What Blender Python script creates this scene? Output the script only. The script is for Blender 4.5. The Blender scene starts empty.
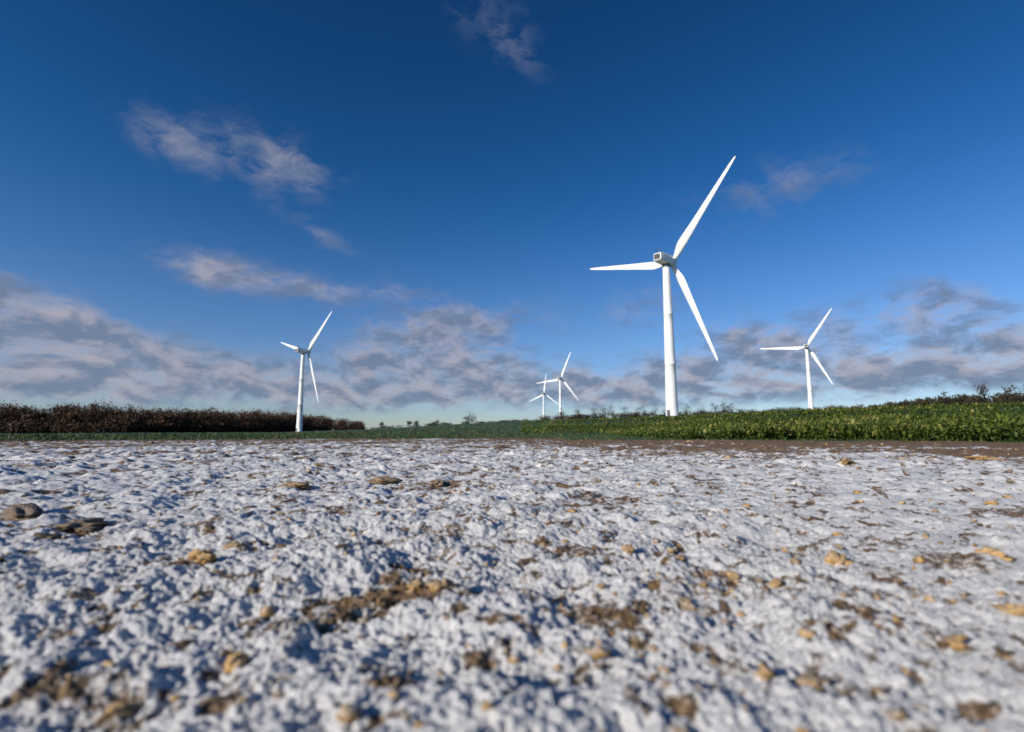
import bpy, math, numpy as np
from mathutils import Vector
rng=np.random.default_rng(7)
scene=bpy.context.scene
scene.view_settings.view_transform='Standard'
scene.view_settings.look='None'
scene.view_settings.exposure=0
SUN_AZ=math.radians(231); SUN_EL=math.radians(20)
CAM_H=0.25; PITCH=math.atan(66/512)

# ---------------------------------------------------------------- noise
TB=rng.random((256,256)); JX=rng.random((256,256)); JY=rng.random((256,256))
def vn(x,y):
    xi=np.floor(x).astype(np.int64); yi=np.floor(y).astype(np.int64)
    fx=x-xi; fy=y-yi; fx=fx*fx*(3-2*fx); fy=fy*fy*(3-2*fy)
    a=TB[xi&255,yi&255];b=TB[(xi+1)&255,yi&255];c=TB[xi&255,(yi+1)&255];d=TB[(xi+1)&255,(yi+1)&255]
    return (a*(1-fx)+b*fx)*(1-fy)+(c*(1-fx)+d*fx)*fy
def fbm(x,y,o=4):
    s=0;a=.5;t=0
    for i in range(o):
        s=s+a*vn(x+i*17.3,y+i*9.7);t+=a;a*=.5
        x,y=1.9*x+.6*y,1.9*y-.6*x
    return s/t
def worley(x,y):
    xi=np.floor(x).astype(np.int64); yi=np.floor(y).astype(np.int64)
    best=np.full(x.shape,9.);bid=np.zeros(x.shape)
    for i in (-1,0,1):
        for j in (-1,0,1):
            cx=xi+i;cy=yi+j
            d=(cx+JX[cx&255,cy&255]-x)**2+(cy+JY[cx&255,cy&255]-y)**2
            m=d<best
            best=np.where(m,d,best);bid=np.where(m,TB[cx&255,cy&255],bid)
    return np.sqrt(best),bid
def ss(a,b,x):
    t=np.clip((x-a)/(b-a),0,1);return t*t*(3-2*t)

def terr(x,y):
    x=np.asarray(x,float);y=np.asarray(y,float)
    yy=np.maximum(y,.001)
    u=np.clip(x/yy,-3,3)
    sl=np.interp(u,[-1.5,-.45,-.29,-.1,.1,.3,.57,.9,1.5,3],[-.004,.0,.005,.016,.024,.029,.039,.050,.057,.05])
    r=np.hypot(x,y)
    g=np.where(yy<560,yy,560+(1-np.exp(-(yy-560)/300))*60)
    z=g*sl*ss(14,75,r)
    z=z*ss(0,10,y)
    z=z+ss(60,300,r)*(fbm(x/90+5,y/90,3)-.5)*.5
    return z

# ---------------------------------------------------------------- helpers
def mesh_obj(name,V,F,mat=None,smooth=False,parent=None,attrs=None):
    me=bpy.data.meshes.new(name)
    V=np.asarray(V,np.float32);F=np.asarray(F,np.int32)
    k=F.shape[1]
    me.vertices.add(len(V));me.vertices.foreach_set('co',V.ravel())
    me.loops.add(F.size);me.loops.foreach_set('vertex_index',F.ravel())
    me.polygons.add(len(F));me.polygons.foreach_set('loop_start',np.arange(len(F),dtype=np.int32)*k)
    me.polygons.foreach_set('loop_total',np.full(len(F),k,np.int32))
    me.polygons.foreach_set('use_smooth',np.full(len(F),smooth))
    me.update(calc_edges=True)
    if attrs:
        for n,a in attrs.items():
            at=me.attributes.new(n,'FLOAT','POINT');at.data.foreach_set('value',np.asarray(a,np.float32))
    if mat:me.materials.append(mat)
    ob=bpy.data.objects.new(name,me);scene.collection.objects.link(ob)
    if parent:ob.parent=parent
    return ob
def pymesh(name,V,F,mat,smooth=False,parent=None):
    me=bpy.data.meshes.new(name);me.from_pydata([tuple(v) for v in V],[],F)
    for p in me.polygons:p.use_smooth=smooth
    me.materials.append(mat);me.update()
    ob=bpy.data.objects.new(name,me);scene.collection.objects.link(ob)
    if parent:ob.parent=parent
    return ob
def loft(rings,cap=True):
    n=len(rings[0]);V=[tuple(p) for r in rings for p in r];F=[]
    for i in range(len(rings)-1):
        for j in range(n):
            a=i*n+j;b=i*n+(j+1)%n
            F.append((a,b,b+n,a+n))
    if cap:
        F.append(tuple(range(n))[::-1]);F.append(tuple(range((len(rings)-1)*n,len(rings)*n)))
    return V,F

class N:
    def __init__(s,tree): s.t=tree
    def __call__(s,typ,**kw):
        n=s.t.nodes.new(typ)
        for k,v in kw.items():
            if k.startswith('i_'):
                k2=k[2:];k2=int(k2) if k2.isdigit() else k2.replace('_',' ')
                if hasattr(v,'is_output'): s.t.links.new(v,n.inputs[k2])
                else:n.inputs[k2].default_value=v
            else:setattr(n,k,v)
        return n
    def m(s,op,a,b=0.,c=None,clamp=False):
        kw=dict(i_0=a,i_1=b)
        if c is not None:kw['i_2']=c
        n=s('ShaderNodeMath',operation=op,use_clamp=clamp,**kw);return n.outputs[0]
    def mix(s,f,a,b,bt='MIX'):
        n=s('ShaderNodeMix',data_type='RGBA',blend_type=bt);
        for i,v in ((0,f),(6,a),(7,b)):
            if hasattr(v,'is_output'):s.t.links.new(v,n.inputs[i])
            else:n.inputs[i].default_value=v if i==0 else tuple(v)+((1,) if len(v)==3 else ())
        return n.outputs[2]
    def noise(s,vec,scale,detail=4,rough=.55,dist=0):
        n=s('ShaderNodeTexNoise');n.inputs['Scale'].default_value=scale;n.inputs['Detail'].default_value=detail
        n.inputs['Roughness'].default_value=rough;n.inputs['Distortion'].default_value=dist
        s.t.links.new(vec,n.inputs['Vector']);return n.outputs[0]
    def sst(s,a,b,x):
        n=s('ShaderNodeMapRange',interpolation_type='SMOOTHSTEP');n.inputs[1].default_value=a;n.inputs[2].default_value=b
        s.t.links.new(x,n.inputs[0]);return n.outputs[0]
def newmat(name):
    m=bpy.data.materials.new(name);m.use_nodes=True;t=m.node_tree
    b=t.nodes['Principled BSDF'];return m,N(t),b,t.links
def attr(n,name): return n('ShaderNodeAttribute',attribute_name=name).outputs['Fac']

# ---------------------------------------------------------------- materials
gm,n,b,L=newmat('frosted_ground')
pos=n('ShaderNodeNewGeometry').outputs['Position']
fr=attr(n,'frost');gr=attr(n,'green')
n1=n.noise(pos,75,4,.6);n2=n.noise(pos,9,3);n3=n.noise(pos,380,3,.65)
soil=n.mix(n.sst(.35,.68,n1),(.075,.046,.026),(.42,.25,.10))
soil=n.mix(n.sst(.4,.7,n2),soil,(.19,.115,.055))
fm=n.m('ADD',fr,n.m('MULTIPLY',n.m('SUBTRACT',n1,.5),1.4))
fm=n.m('ADD',fm,n.m('MULTIPLY',n.m('SUBTRACT',n3,.5),1.1))
fm=n.sst(.22,.60,fm)
snow=n.mix(n.sst(.3,.65,n3),(.70,.675,.65),(.94,.915,.89))
col=n.mix(fm,soil,snow)
n5=n.noise(pos,.06,4,.6);n6=n.noise(pos,6,5,.7)
grass=n.mix(n.sst(.4,.62,n5),(.038,.070,.016),(.065,.125,.022))
grass=n.mix(n.sst(.5,.8,n6),grass,(.08,.085,.03))
gmask=n.sst(.35,.65,n.m('ADD',gr,n.m('MULTIPLY',n.m('SUBTRACT',n6,.5),1.0)))
col=n.mix(gmask,col,grass)
L.new(col,b.inputs['Base Color'])
rough=n.m('ADD',.38,n.m('MULTIPLY',n3,.4));L.new(rough,b.inputs['Roughness'])
b.inputs['Specular IOR Level'].default_value=.45
bh=n.m('ADD',n.m('MULTIPLY',n3,1.3),n.m('MULTIPLY',n1,1.2))
bp=n('ShaderNodeBump');bp.inputs['Strength'].default_value=1.;bp.inputs['Distance'].default_value=.005
L.new(bh,bp.inputs['Height']);L.new(bp.outputs[0],b.inputs['Normal'])

cm,n,b,L=newmat('sandy_clod')
pos=n('ShaderNodeNewGeometry').outputs['Position'];tint=attr(n,'tint')
n1=n.noise(pos,90,5,.65);n3=n.noise(pos,320,3)
c=n.mix(tint,(.085,.052,.028),(.54,.32,.10))
c=n.mix(n.sst(.42,.7,n1),c,(.20,.115,.045))
up=n('ShaderNodeSeparateXYZ');L.new(n('ShaderNodeNewGeometry').outputs['Normal'],up.inputs[0])
fz=n.m('MULTIPLY',n.sst(.45,.58,n3),n.sst(-.1,.7,up.outputs[2]));fz=n.m('MULTIPLY',fz,attr(n,'rime'))
c=n.mix(fz,c,(.76,.75,.75))
L.new(c,b.inputs['Base Color']);b.inputs['Roughness'].default_value=.85
bp=n('ShaderNodeBump');bp.inputs['Strength'].default_value=1.;bp.inputs['Distance'].default_value=.006
L.new(n1,bp.inputs['Height']);L.new(bp.outputs[0],b.inputs['Normal'])

def leafmat(name,ca,cb,cc=None,trans=.25):
    m,n,b,L=newmat(name);t=attr(n,'tint')
    c=n.mix(t,ca,cb)
    if cc:c=n.mix(n.sst(.8,1.,t),c,cc)
    L.new(c,b.inputs['Base Color']);b.inputs['Roughness'].default_value=.6
    b.inputs['Specular IOR Level'].default_value=.25
    if trans:
        tr=n('ShaderNodeBsdfTranslucent');L.new(c,tr.inputs[0])
        ms=n('ShaderNodeMixShader');ms.inputs[0].default_value=trans
        L.new(b.outputs[0],ms.inputs[1]);L.new(tr.outputs[0],ms.inputs[2])
        L.new(ms.outputs[0],m.node_tree.nodes['Material Output'].inputs[0])
    return m
crop_m=leafmat('crop_leaf',(.050,.085,.016),(.16,.20,.03),(.32,.28,.08))
grass_m=leafmat('grass_blade',(.035,.060,.018),(.085,.12,.03),(.18,.14,.06),0)
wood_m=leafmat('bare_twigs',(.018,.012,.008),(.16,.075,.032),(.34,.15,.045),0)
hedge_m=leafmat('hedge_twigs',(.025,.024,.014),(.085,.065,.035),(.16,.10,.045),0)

def paint(name,colr,rough):
    m,n,b,L=newmat(name);pos=n('ShaderNodeTexCoord').outputs['Object']
    a=n.noise(pos,.35,4,.6);c=n.mix(n.sst(.45,.8,a),colr,tuple(x*.9 for x in colr))
    L.new(c,b.inputs['Base Color']);b.inputs['Roughness'].default_value=rough;return m
white=paint('white_paint',(.80,.80,.80),.35)
grey=paint('grey_vent',(.07,.07,.08),.6)
dark=paint('dark_metal',(.05,.05,.055),.5)

# ---------------------------------------------------------------- ground sheet
th=np.concatenate([np.linspace(-math.pi,-1.15,90,endpoint=False),np.linspace(-1.15,1.15,900,endpoint=False),np.linspace(1.15,math.pi,90,endpoint=False)])
rr=np.concatenate([np.geomspace(.02,.36,40,endpoint=False),np.geomspace(.36,21,960,endpoint=False),np.geomspace(21,3500,140)])
R,T=np.meshgrid(rr,th,indexing='ij')
X=R*np.sin(T);Y=R*np.cos(T)
wx=X+.03*(fbm(X*9,Y*9,2)-.5);wy=Y+.03*(fbm(X*9+31,Y*9+7,2)-.5)
wx+=.012*(fbm(X*60,Y*60,2)-.5);wy+=.012*(fbm(X*60+31,Y*60+7,2)-.5)
z=terr(X,Y)
near=1-ss(19,32,R)
z=z+near*(.035*(fbm(X*.7,Y*.7,3)-.5)+.030*(fbm(X*3.1,Y*3.1,2)-.5)+.040*(fbm(X*10,Y*10,2)-.5))
f1,i1=worley(wx/.05,wy/.05)
f2,i2=worley(wx/.018+3.3,wy/.018)
f3,i3=worley(X/.0085,Y/.0085)
f4,i4=worley(wx/.15+8,wy/.15)
l1=np.clip(1-f1,0,1)*(.3+i1);l2=np.clip(1-f2*1.1,0,1)*(.2+i2);l3=np.clip(1-f3,0,1)*(.3+i3)
l4=np.clip(1-f4*1.15,0,1)*np.clip(i4-.35,0,1)
k3=1-ss(1.,2.6,R);k2=1-ss(6,14,R);k1=near
z=z+k1*l1*.007+k2*l2*.004+k3*l3*.003+near*ss(1.5,5,R)*l4*.055
z=z+k2*.015*(fbm(X*55,Y*55,3)-.5)+k3*.009*(fbm(X*170,Y*170,2)-.5)
fr=.82+.0*X
fr-=.5*ss(.58,.76,fbm(X*7+11,Y*7+5,4))
fr-=.65*ss(.60,.78,fbm(X*26+1,Y*26,3))
fr-=.45*((i2>.95)&(f2<.6))
fr-=.45*((i1>.96)&(f1<.45))
fr-=.65*ss(2.5,9,R)*ss(.50,.66,fbm(X*1.6+3,Y*3.3,4))
U=X/np.maximum(Y,.01)
fr-=ss(5.,10,R)*ss(-.05,.3,U)*.9*ss(.38,.54,fbm(X*.9+7,Y*1.7,4))
fr-=.6*ss(8,14,R)*ss(.40,.56,fbm(X*1.1+7,Y*1.9,4))
fr-=ss(10.5,14,R)*ss(-.05,.2,U)*.5
for (px,py,pr,am) in [(-.17,.86,.08,.8),(-.27,.84,.04,.5),(-1.16,1.4,.10,.6),(-.6,1.05,.04,.4),(.45,.93,.04,.4),(-.38,.54,.04,.45),(.62,.72,.05,.25),(-.36,2.55,.2,.6),(-1.0,2.4,.12,.5),(.1,.8,.04,.35),(.39,.97,.04,.35),(-.2,8.2,.5,.5),(.54,.66,.05,.3)]:
    q=((X-px)**2+((Y-py)*1.0)**2)/pr**2
    fr-=am*np.exp(-q)*(.2+1.4*fbm(X*34,Y*34,3))
fr=np.clip(fr,0,1)
z=z-near*(1-fr)*.004
edge=np.where(T<.1,19.,14.8)+1.6*(fbm(T*9+3,R*.0+1,4)-.5)*2
fr*=1-ss(edge-2.5,edge+.3,R)
green=ss(edge+np.where(T<.1,0.,1.8),edge+3.6,R)
nr,nt=R.shape
idx=np.arange(nr*nt).reshape(nr,nt)
a=idx[:-1];bq=idx[1:]
F=np.stack([a,bq,np.roll(bq,-1,1),np.roll(a,-1,1)],-1).reshape(-1,4)
V=np.stack([X,Y,z],-1).reshape(-1,3)
at=lambda A:A.ravel()
mesh_obj('ground',V,F[:, ::-1],gm,True,attrs={'frost':at(fr),'green':at(green)})

# ---------------------------------------------------------------- clods
import bmesh
def ico(sub):
    bm=bmesh.new();bmesh.ops.create_icosphere(bm,subdivisions=sub,radius=1)
    v=np.array([q.co[:] for q in bm.verts]);f=np.array([[w.index for w in q.verts] for q in bm.faces]);bm.free();return v,f
I3=ico(4);I2=ico(3);I1=ico(2)
hero=[(-1.54,1.66,.075,.3,.05),(-1.16,1.42,.07,.2,.15),(-.6,1.03,.026,.55,.75),(.65,1.05,.026,.7,.85),(.94,1.05,.018,.7,.9),(.545,.82,.016,.35,.9),(.705,.76,.020,.5,.8),
(.82,1.07,.012,.5,.9),(-.317,.63,.013,.8,.95),(.262,.57,.011,.7,.9),(.08,.78,.010,.5,.8),(-.16,.88,.022,.4,.7),(-.11,.85,.017,.5,.85),(-.2,.83,.014,.5,.6),(-1.0,2.4,.05,.25,.5),(-.68,2.74,.06,.22,.35),
(-.36,2.55,.05,.3,.3),(-.2,8.2,.14,.25,.3),(2.57,4.0,.08,.3,.6),(.39,.97,.016,.4,.85),(.25,1.14,.014,.6,.8),(-.6,1.16,.02,.4,.75),(.46,.93,.014,.5,.85),(.54,.66,.015,.4,.8),(-.38,.54,.013,.5,.7),(3.9,4.3,.09,.3,.6),(.33,1.05,.014,.5,.9),(.18,1.6,.018,.5,.8)]
CV=[];CF=[];CT=[];CR=[];off=0
def addclod(x,y,s,fl,tint,rime,base):
    global off
    v,f=base;a=rng.uniform(0,6.28);o=rng.uniform(0,90,3)
    d=fbm(v[:,0]*1.2+o[0]+v[:,2],v[:,1]*1.2+o[1]-v[:,2]*.7,2)-.5
    d2=fbm(v[:,0]*3+o[2]+v[:,2]*2.3,v[:,1]*3+o[1]-v[:,2]*2,3)-.5
    w=v*(1+1.5*d+1.3*d2)[:,None]
    w=w*np.array([1,rng.uniform(.55,.9),fl])
    c,sn=math.cos(a),math.sin(a)
    w=np.stack([w[:,0]*c-w[:,1]*sn,w[:,0]*sn+w[:,1]*c,w[:,2]],1)*s
    w+=np.array([x,y,0]);CV.append(w);CF.append(f+off);off+=len(v)
    CT.append(np.full(len(v),tint));CR.append(np.full(len(v),rime));return w
def gz(x,y):
    r=math.hypot(x,y);t=math.atan2(x,y)
    i=min(np.searchsorted(rr,r),nr-1);j=min(np.searchsorted(th,t),nt-1);return z[i,j]
for x,y,s,fl,tn in hero:
    w=addclod(x,y,s,fl,tn,.25,I3);w[:,2]+=gz(x,y)+s*fl*.3
for i in range(2600):
    t=rng.uniform(-1.1,1.1);r=.45*(15/.45)**rng.random()**.65
    x=r*math.sin(t);y=r*math.cos(t)
    if x/y<0 and rng.random()<.3:continue
    if fbm(np.array([x*2.2]),np.array([y*2.2]),3)[0]<.47 and rng.random()<.5:continue
    s=.002+.0035*rng.random()+.007*rng.random()**6+.0028*r*rng.random()**1.7
    w=addclod(x,y,s,rng.uniform(.4,.75),min(1,max(0,rng.normal(.65 if r<3 else .3,.25))),rng.uniform(0,.8),I2 if s>.012 else I1);w[:,2]+=gz(x,y)+s*.1
mesh_obj('soil_clods',np.concatenate(CV),np.concatenate(CF),cm,True,attrs={'tint':np.concatenate(CT),'rime':np.concatenate(CR)})

# ---------------------------------------------------------------- leaves helper
def leaves(P,Ln,Wd,az,tilt,droop):
    m=len(P);d=np.stack([np.sin(az),np.cos(az),np.zeros(m)],1);s=np.stack([np.cos(az),-np.sin(az),np.zeros(m)],1)
    u1=d*np.cos(tilt)[:,None]+np.array([0,0,1])*np.sin(tilt)[:,None]
    t2=tilt-droop
    u2=d*np.cos(t2)[:,None]+np.array([0,0,1])*np.sin(t2)[:,None]
    A=P;B=P+u1*(Ln*.55)[:,None];C=B+u2*(Ln*.45)[:,None]
    w=(Wd/2)[:,None]*s
    V=np.stack([A-w*.25,A+w*.25,B+w,B-w,C+w*.35,C-w*.35],1).reshape(-1,3)
    k=np.arange(m)[:,None]*6
    F=np.concatenate([k+np.array([[0,1,2,3]]),k+np.array([[3,2,4,5]])],0)
    return V,F
def cropset(npl,r0,r1,nl,sc,u0=.02,u1=1.5):
    u=rng.uniform(math.atan(u0),math.atan(u1),npl);r=np.sqrt(rng.uniform(r0**2,r1**2,npl))
    x=r*np.sin(u);y=r*np.cos(u)
    uu=x/y
    front=17.8+2.4*(fbm(x*.8,x*.0+3,3)-.5)+ (1-ss(.12,.34,uu))*14
    dens=fbm(x*.7,y*.7,3);big=fbm(x*.22+9,y*.22,2)
    k=(r>front)&(dens+.35*rng.random(npl)-.25*(1-ss(.05,.3,uu))>.42)
    x,y,r,dens,big=x[k],y[k],r[k],dens[k],big[k];uu=uu[k];m=len(x)
    hgt=(.08+.45*dens+.4*(big-.4)+.28*rng.random(m)**3)*(.35+.75*ss(.1,.7,uu))*1.1
    zz=terr(x,y)
    P=np.repeat(np.stack([x,y,zz],1),nl,0);H=np.repeat(hgt,nl);q=rng.random(m*nl)
    P[:,2]+=H*q*.75
    P[:,:2]+=rng.normal(size=(m*nl,2))*.05
    Ln=(.10+.16*rng.random(m*nl))*sc*np.repeat(.6+.4*ss(.1,.5,uu),nl);Wd=Ln*rng.uniform(.25,.5,m*nl)
    V,F=leaves(P,Ln,Wd,rng.uniform(0,6.28,m*nl),rng.uniform(.2,1.4,m*nl),rng.uniform(.2,1.2,m*nl))
    t=np.clip(.0+.6*q+.25*rng.normal(size=m*nl)*.8+np.repeat(rng.normal(size=m)*.2+1.2*(big-.5),nl),0,1)
    return V,F,np.repeat(t,6)
sets=[cropset(7000,17,28,16,1.0),cropset(7000,28,55,10,1.35),cropset(6000,55,120,8,2.0)]
o=0;Vs=[];Fs=[];Ts=[]
for V1,F1,T1 in sets:
    Vs.append(V1);Fs.append(F1+o);Ts.append(T1);o+=len(V1)
mesh_obj('crop_plants',np.concatenate(Vs),np.concatenate(Fs),crop_m,False,attrs={'tint':np.concatenate(Ts)})
m=60000
t=rng.uniform(-1.05,.95,m);r=16*(70/16)**rng.random(m)**1.3
x=r*np.sin(t);y=r*np.cos(t);k=(fbm(x*.9,y*.9,3)+.3*rng.random(m)>.5)&(r>np.where(t<.1,18.5,16.8));x,y,r=x[k],y[k],r[k];m=len(x)
sc=(r/16)**.8
V1,F1=leaves(np.stack([x,y,terr(x,y)-.01],1),(.05+.07*rng.random(m))*sc,(.008+.01*rng.random(m))*sc*1.4,rng.uniform(0,6.28,m),rng.uniform(.6,1.5,m),rng.uniform(0,.9,m))
mesh_obj('field_grass',V1,F1,grass_m,False,attrs={'tint':np.repeat(rng.random(m)**1.3,6)})

# ---------------------------------------------------------------- tree masses
def treemass(name,trees,mat,ntri,tsz,low=0.3):
    Vs=[];Fs=[];Ts=[];o=0
    for (x,y,h,w,den) in trees:
        z0=float(terr(x,y))-.2
        nn=int(ntri*den);nc=9
        ca=rng.uniform(0,6.28,nc);cr=w*.5*np.sqrt(rng.random(nc))*.75;ch=h*rng.uniform(low,.86,nc)
        cr*=1-.6*np.abs(ch/h-.5)
        ci=rng.integers(0,nc,nn);sd=w*.15
        P=np.stack([x+cr[ci]*np.cos(ca[ci]),y+cr[ci]*np.sin(ca[ci]),z0+ch[ci]],1)+rng.normal(size=(nn,3))*np.array([sd,sd,h*.085])
        P[:,2]=np.maximum(P[:,2],z0)
        A=rng.normal(size=(nn,3))*tsz*.5;A[:,2]=np.abs(A[:,2])+tsz*.4
        B=rng.normal(size=(nn,3))*tsz*.35
        Vs.append(np.stack([P,P+A,P+B],1).reshape(-1,3));Fs.append(np.arange(nn*3).reshape(-1,3)+o);o+=nn*3
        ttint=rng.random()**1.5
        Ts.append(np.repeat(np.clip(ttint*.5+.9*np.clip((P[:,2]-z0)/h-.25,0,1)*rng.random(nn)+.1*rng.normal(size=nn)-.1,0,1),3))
        segs=[((x,y,z0-.5),(x+rng.normal()*.3,y,z0+h*.62),h*.016)]
        for c in range(nc):
            segs.append(((x,y,z0+h*rng.uniform(.1,.4)),(x+cr[c]*math.cos(ca[c]),y+cr[c]*math.sin(ca[c]),z0+ch[c]+h*.08),h*.008))
        for p0,p1,rad in segs:
            p0=np.array(p0);p1=np.array(p1)
            ring=np.array([[1,0,0],[-.5,.87,0],[-.5,-.87,0]])
            Vs.append(np.concatenate([p0+ring*rad,p1+ring*rad*.35]))
            Fs.append(np.array([[0,1,4],[0,4,3],[1,2,5],[1,5,4],[2,0,3],[2,3,5]])+o);o+=6
            Ts.append(np.full(6,.05))
    return mesh_obj(name,np.concatenate(Vs),np.concatenate(Fs),mat,False,attrs={'tint':np.concatenate(Ts)})
wt=[]
def wfront(u):return np.interp(u,[-1.4,-.75,-.5,-.42,-.36,-.285],[300,300,370,430,560,950])
for i in range(950):
    u=rng.uniform(-1.35,-.285);yf=wfront(u)
    dep=rng.random()**1.2*55
    hh=rng.normal(16.6,1.2)*(.84+.32*float(fbm(np.array([u*16]),np.array([2.]),3)[0]))*(.96+.06*ss(-.5,-.9,u))
    if dep<8:hh*=.8
    y=yf+dep;wt.append((u*y,y,hh,rng.uniform(8,12),1))
for i in range(560):
    u=rng.uniform(-1.35,-.285);yf=wfront(u)
    y=yf-4+rng.random()*14;wt.append((u*y,y,rng.uniform(4.5,9),rng.uniform(8,13),.7))
treemass('distant_woodland',wt,wood_m,260,1.05,.1)
ht=[]
def addt(px,y,h,w,den=1):ht.append(((px-512)/512*y,y,h,w,den))
for px,h,w in [(472,13,13),(467,9,8),(560,12,10),(578,14,11),(594,16,13),(603,13,11),(612,15,12),(624,17,14),(636,14,13),(644,17,14),(655,14,15),(664,13,12),(686,15,11),(700,12,10),(715,18,14),(723,19,12),(731,14,11),(410,6,7),(417,7,8),(436,7,8),(384,7,8)]:
    addt(px,600,h*1.15,w,1.3)
for i in range(200):
    addt(rng.uniform(540,860),rng.uniform(590,630),rng.uniform(4,9),rng.uniform(8,14),.7)
for i in range(50):
    addt(rng.uniform(372,540),rng.uniform(600,640),rng.uniform(2.,4),rng.uniform(8,14),.5)
for i in range(150):
    p=rng.uniform(865,1180);yy=rng.uniform(225,255);h=(2.4+2.8*ss(860,960,p))*rng.uniform(.7,1.2)
    addt(p,yy,float(h),rng.uniform(3.5,6),.6)
for px,h,w in [(985,11,7),(1012,9,6),(1021,12,8),(941,7,6),(962,6,6)]:addt(px,236,h,w,.9)
treemass('hedgerow_trees',ht,hedge_m,300,1.0,.08)

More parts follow.
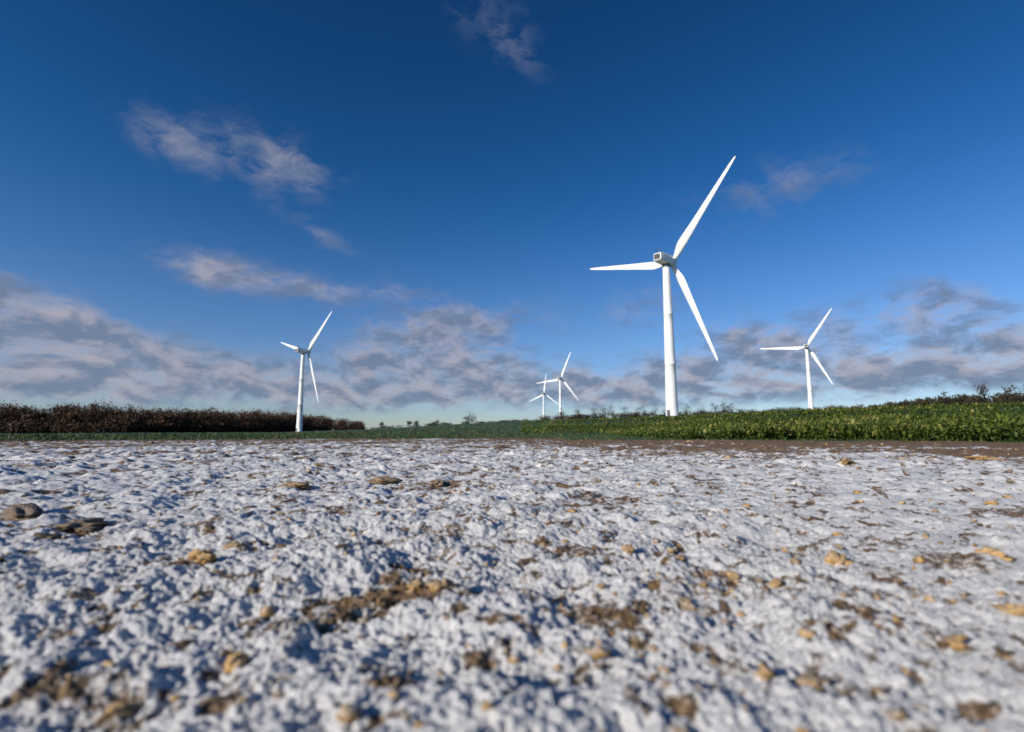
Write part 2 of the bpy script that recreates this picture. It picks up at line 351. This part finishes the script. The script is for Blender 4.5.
# ---------------------------------------------------------------- wind turbines
def turbine(hub,yaw,ph,idx):
    yaw=math.radians(yaw);ph=math.radians(ph);tl=.087
    ax=np.array([math.sin(yaw),math.cos(yaw),0.])
    bx,by=hub[0]-4.2*ax[0],hub[1]-4.2*ax[1]
    bz=float(terr(bx,by))-.3
    H=hub[2]-bz
    root=bpy.data.objects.new('wind_turbine',None);scene.collection.objects.link(root);root.location=(bx,by,bz);root.rotation_euler=(0,0,-yaw)
    def ringz(r,zz,nn=40):return [(r*math.cos(k/nn*2*math.pi),r*math.sin(k/nn*2*math.pi),zz) for k in range(nn)]
    top=H-2.0;rs=[]
    rad=lambda t:2.15-(2.15-1.3)*t**1.05
    rs.append(ringz(2.5,0));rs.append(ringz(2.5,.45));rs.append(ringz(rad(0),.5))
    for k in (.0,.34,.67):
        a=.5+(top-.5)*k
        if k>0:
            rs+= [ringz(rad(k),a-.06),ringz(rad(k)+.015,a-.05),ringz(rad(k)+.015,a+.05),ringz(rad(k),a+.06)]
        for q in range(1,5):rs.append(ringz(rad(k+.33*q/5),.5+(top-.5)*(k+.33*q/5)))
    rs.append(ringz(rad(1),top));V,F=loft(rs);pymesh('tower',V,F,white,True,root)
    V,F=loft([ringz(1.45,top-.05),ringz(1.55,top),ringz(1.55,top+.45),ringz(1.4,top+.5)]);pymesh('yaw_collar',V,F,dark,False,root)
    V=[(x,y,zz) for x in (-.5,.5) for y in (-2.5,-1.9) for zz in (.6,3.0)]
    Fb=[(0,1,3,2),(4,6,7,5),(0,4,5,1),(2,3,7,6),(0,2,6,4),(1,5,7,3)]
    pymesh('door',V,Fb,grey,False,root)
    def rrect(y,w,h0,h1,c=.45,m=5):
        P=[]
        for (sx,sz,a0) in ((1,1,0),(-1,1,90),(-1,-1,180),(1,-1,270)):
            for q in range(m+1):
                a=math.radians(a0+90*q/m);cx=sx*(w/2-c);cz=(h1-c) if sz>0 else (h0+c)
                P.append((cx+c*math.cos(a),y,cz+c*math.sin(a)))
        return P
    zc=H
    secs=[(-5.9,2.7,-.9,1.35,.25),(-5.75,3.1,-1.1,1.55,.35),(-4.5,3.5,-1.4,1.8,.4),(-2.0,3.6,-1.55,2.0,.5),(1.2,3.6,-1.6,2.0,.6),(2.2,3.3,-1.5,1.8,.7),(2.75,2.5,-1.15,1.3,.9)]
    V,F=loft([rrect(y,w,zc+a-.0,zc+b_,c) for y,w,a,b_,c in secs]);nc=pymesh('nacelle',V,F,white,True,root)
    md=nc.modifiers.new('es','EDGE_SPLIT');md.split_angle=math.radians(40)
    V,F=loft([rrect(-5.93,2.5,zc-.8,zc+1.2,.15),rrect(-5.88,2.5,zc-.8,zc+1.2,.15)]);pymesh('rear_vent',V,F,grey,False,root)
    for q in range(6):
        zz=zc-.6+q*.3
        V=[(x,y,w) for x in (-1.1,1.1) for y in (-6.0,-5.935) for w in (zz,zz+.1)]
        pymesh('louvre_%d'%(q+1),V,Fb,dark,False,root)
    V=[(x,y,w) for x in (-.9,.9) for y in (-4.6,-3.0) for w in (zc+1.75,zc+2.25)];pymesh('cooler_box',V,Fb,grey,False,root)
    for q,(x,hh) in enumerate(((-.7,2.0),(.7,1.6))):
        V,F=loft([[(x+.06*math.cos(k),-4.9+.06*math.sin(k),w) for k in (0,1.57,3.14,4.71)] for w in (zc+1.6,zc+1.7+hh)]);pymesh('sensor_mast_%d'%(q+1),V,F,dark,False,root)
        V=[(x+a*.35,-4.9+b_*.08,zc+1.65+hh+c*.08) for a in (-1,1) for b_ in (-1,1) for c in (-1,1)];pymesh('wind_vane_%d'%(q+1),V,Fb,dark,False,root)
    rot=bpy.data.objects.new('rotor',None);scene.collection.objects.link(rot);rot.parent=root;rot.location=(0,4.2,H);rot.rotation_euler=(tl,0,0)
    def ringy(r,y,nn=32):return [(r*math.cos(k/nn*2*math.pi),y,-r*math.sin(k/nn*2*math.pi)) for k in range(nn)]
    V,F=loft([ringy(1.25,-1.5),ringy(1.5,-1.2),ringy(1.65,-.4),ringy(1.6,.5),ringy(1.3,1.3),ringy(.8,1.85),ringy(.3,2.1),ringy(.03,2.15)]);pymesh('hub',V,F,white,True,rot)
    for bi in range(3):
        a=ph+bi*2*math.pi/3
        rings=[]
        for r,ch,tr,tw in [(1.0,1.85,1,0),(2.2,1.85,1,0),(3.4,2.1,.85,14),(5,2.7,.55,15),(7,3.2,.38,14),(9,3.25,.31,12),(12,2.95,.27,9.5),(16,2.55,.24,7),(20,2.25,.21,5),(25,1.9,.19,3.2),(30,1.55,.17,1.8),(34,1.25,.16,.8),(37.5,1.0,.15,.2),(39.6,.7,.14,0),(40.6,.42,.14,0),(41,.1,.14,0)]:
            P=[]
            tw=math.radians(tw+3);nn=20
            blend=min(1,max(0,(r-2.2)/4.5))
            for k in range(nn):
                t=k/nn*2*math.pi
                cx=math.cos(t)*.5;cy=math.sin(t)*.5*tr
                if cx<0:cy*=1-blend*.75*((-cx*2)**1.1)
                else:cy*=1+blend*.15
                cx-=blend*.18
                cx*=ch;cy*=ch
                qx=cx*math.cos(tw)-cy*math.sin(tw);qy=cx*math.sin(tw)+cy*math.cos(tw)
                qy+= .02*r+ .00036*(r-10)**2*(r>10)
                P.append((qx,qy,r))
            ca,sa=math.cos(a),math.sin(a)
            rings.append([(px*ca+pz*sa,py,-px*sa+pz*ca) for px,py,pz in P])
        V,F=loft(rings);pymesh('blade_%d'%(bi+1),V,F,white,True,rot)
for i,(hb,yw,p_) in enumerate([((60.4,186.6,63.5),48.4,40.7),((-158.3,392.9,61.9),34.8,46.5),((277.6,475.8,79.4),33.8,33.2),((70.5,729.9,76.0),27,23),((66.6,1053.5,78.3),27,7.5)]):
    turbine(hb,yw,p_,i)

# ---------------------------------------------------------------- world
w=bpy.data.worlds.new('World');scene.world=w;w.use_nodes=True
w.cycles.sampling_method='NONE'
t=w.node_tree;n=N(t);L=t.links;bg=t.nodes['Background']
sky=n('ShaderNodeTexSky',sky_type='NISHITA');sky.sun_disc=False;sky.sun_elevation=SUN_EL;sky.sun_rotation=SUN_AZ
sky.altitude=0;sky.air_density=1.0;sky.dust_density=.2;sky.ozone_density=4.0
dirv=n('ShaderNodeTexCoord').outputs['Generated']
sp=n('ShaderNodeSeparateXYZ');L.new(dirv,sp.inputs[0])
az=n.m('ARCTAN2',sp.outputs[0],sp.outputs[1]);el=n.m('ARCSINE',sp.outputs[2])
tint=n.mix(n.sst(.0,.5,el),(.84,.92,1.16),(.22,.68,1.06))
tint=n.mix(n.sst(.25,.8,el),tint,(.10,.43,.72))
skyc=n.mix(1.0,sky.outputs[0],tint,'MULTIPLY')
cb=n('ShaderNodeCombineXYZ');L.new(az,cb.inputs[0]);L.new(el,cb.inputs[1]);ae=cb.outputs[0]
def azel(u,v):
    c,s=math.cos(PITCH),math.sin(PITCH);vv=(366-v)/512;uu=(u-512)/512
    d=Vector((uu,c-s*vv,s+c*vv)).normalized();return math.atan2(d.x,d.y),math.asin(d.z)
blobs=[(0,310,90,34,-14,1.0),(100,348,150,32,-12,1.0),(40,378,140,24,-4,1.),(215,374,140,22,-8,1.),
(235,275,75,20,-5,.85),(270,160,70,32,-10,.68),(170,140,55,24,-15,.55),(325,238,50,12,-25,.45),(330,290,45,12,0,.5),
(440,332,85,28,6,.95),(430,366,110,18,0,.98),(490,390,110,16,0,.98),(345,390,80,15,-5,.95),(400,290,30,10,0,.5),
(775,338,65,20,0,.85),(640,388,110,20,0,.98),(725,368,95,22,5,.95),(880,374,150,24,0,1.),(925,305,85,26,-8,.78),(1000,355,90,26,0,.98),(775,190,110,34,4,.45),(500,30,60,40,-30,.42),(1090,340,90,34,0,.9),(-80,330,80,45,0,.9),(640,310,80,26,0,.45)]
acc=None
for (u,v,rx,ry,ro,am) in blobs:
    a0,e0=azel(u,v);a1,_=azel(u+rx*.5,v);a2,_=azel(u-rx*.5,v);_,e1=azel(u,v-ry*.5);_,e2=azel(u,v+ry*.5)
    mp=n('ShaderNodeMapping',vector_type='TEXTURE');L.new(ae,mp.inputs[0])
    mp.inputs['Location'].default_value=(a0,e0,0);mp.inputs['Rotation'].default_value=(0,0,math.radians(ro));mp.inputs['Scale'].default_value=(a1-a2,e1-e2,1)
    ln=n('ShaderNodeVectorMath',operation='DOT_PRODUCT');L.new(mp.outputs[0],ln.inputs[0]);L.new(mp.outputs[0],ln.inputs[1])
    g=n.m('MULTIPLY',n.m('EXPONENT',n.m('MULTIPLY',ln.outputs['Value'],-.8)),am)
    acc=g if acc is None else n.m('SUBTRACT',n.m('ADD',acc,g),n.m('MULTIPLY',acc,g))
mp=n('ShaderNodeMapping');L.new(ae,mp.inputs[0]);mp.inputs['Scale'].default_value=(6,12,1);mp.inputs['Rotation'].default_value=(0,0,.1)
nA=n.noise(mp.outputs[0],2.4,8,.62,.35)
mp2=n('ShaderNodeMapping');L.new(ae,mp2.inputs[0]);mp2.inputs['Scale'].default_value=(6,12,1);mp2.inputs['Rotation'].default_value=(0,0,.1);mp2.inputs['Location'].default_value=(.10,-.24,0)
nB=n.noise(mp2.outputs[0],2.4,4,.55,.35)
den=n.m('ADD',acc,n.m('MULTIPLY',n.m('SUBTRACT',nA,.5),2.5))
den=n.sst(.08,1.1,den);den=n.m('MULTIPLY',den,n.sst(.03,.7,acc))
den=n.m('MULTIPLY',den,.92)
lit=n.sst(-.15,.18,n.m('SUBTRACT',nB,nA))
S=1/.1
ccol=n.mix(lit,tuple(S*q for q in (.17,.22,.33)),tuple(S*q for q in (.42,.40,.46)))
col=n.mix(den,skyc,ccol)
L.new(col,bg.inputs['Color']);bg.inputs['Strength'].default_value=.1

# ---------------------------------------------------------------- sun, camera
sd=Vector((math.sin(SUN_AZ)*math.cos(SUN_EL),math.cos(SUN_AZ)*math.cos(SUN_EL),math.sin(SUN_EL)))
sl=bpy.data.lights.new('sun','SUN');sl.energy=5;sl.angle=math.radians(.5);sl.color=(1,.94,.85)
so=bpy.data.objects.new('sun',sl);scene.collection.objects.link(so);so.rotation_euler=sd.to_track_quat('Z','Y').to_euler();so.location=(20,-20,30)
cd=bpy.data.cameras.new('camera');co=bpy.data.objects.new('camera',cd);scene.collection.objects.link(co)
co.location=(0,0,CAM_H+.012);co.rotation_euler=(math.pi/2+PITCH,0,0)
cd.lens=18;cd.sensor_width=36;cd.clip_start=.01;cd.clip_end=8000
cd.dof.use_dof=True;cd.dof.focus_distance=3.6;cd.dof.aperture_fstop=2.4
scene.camera=co
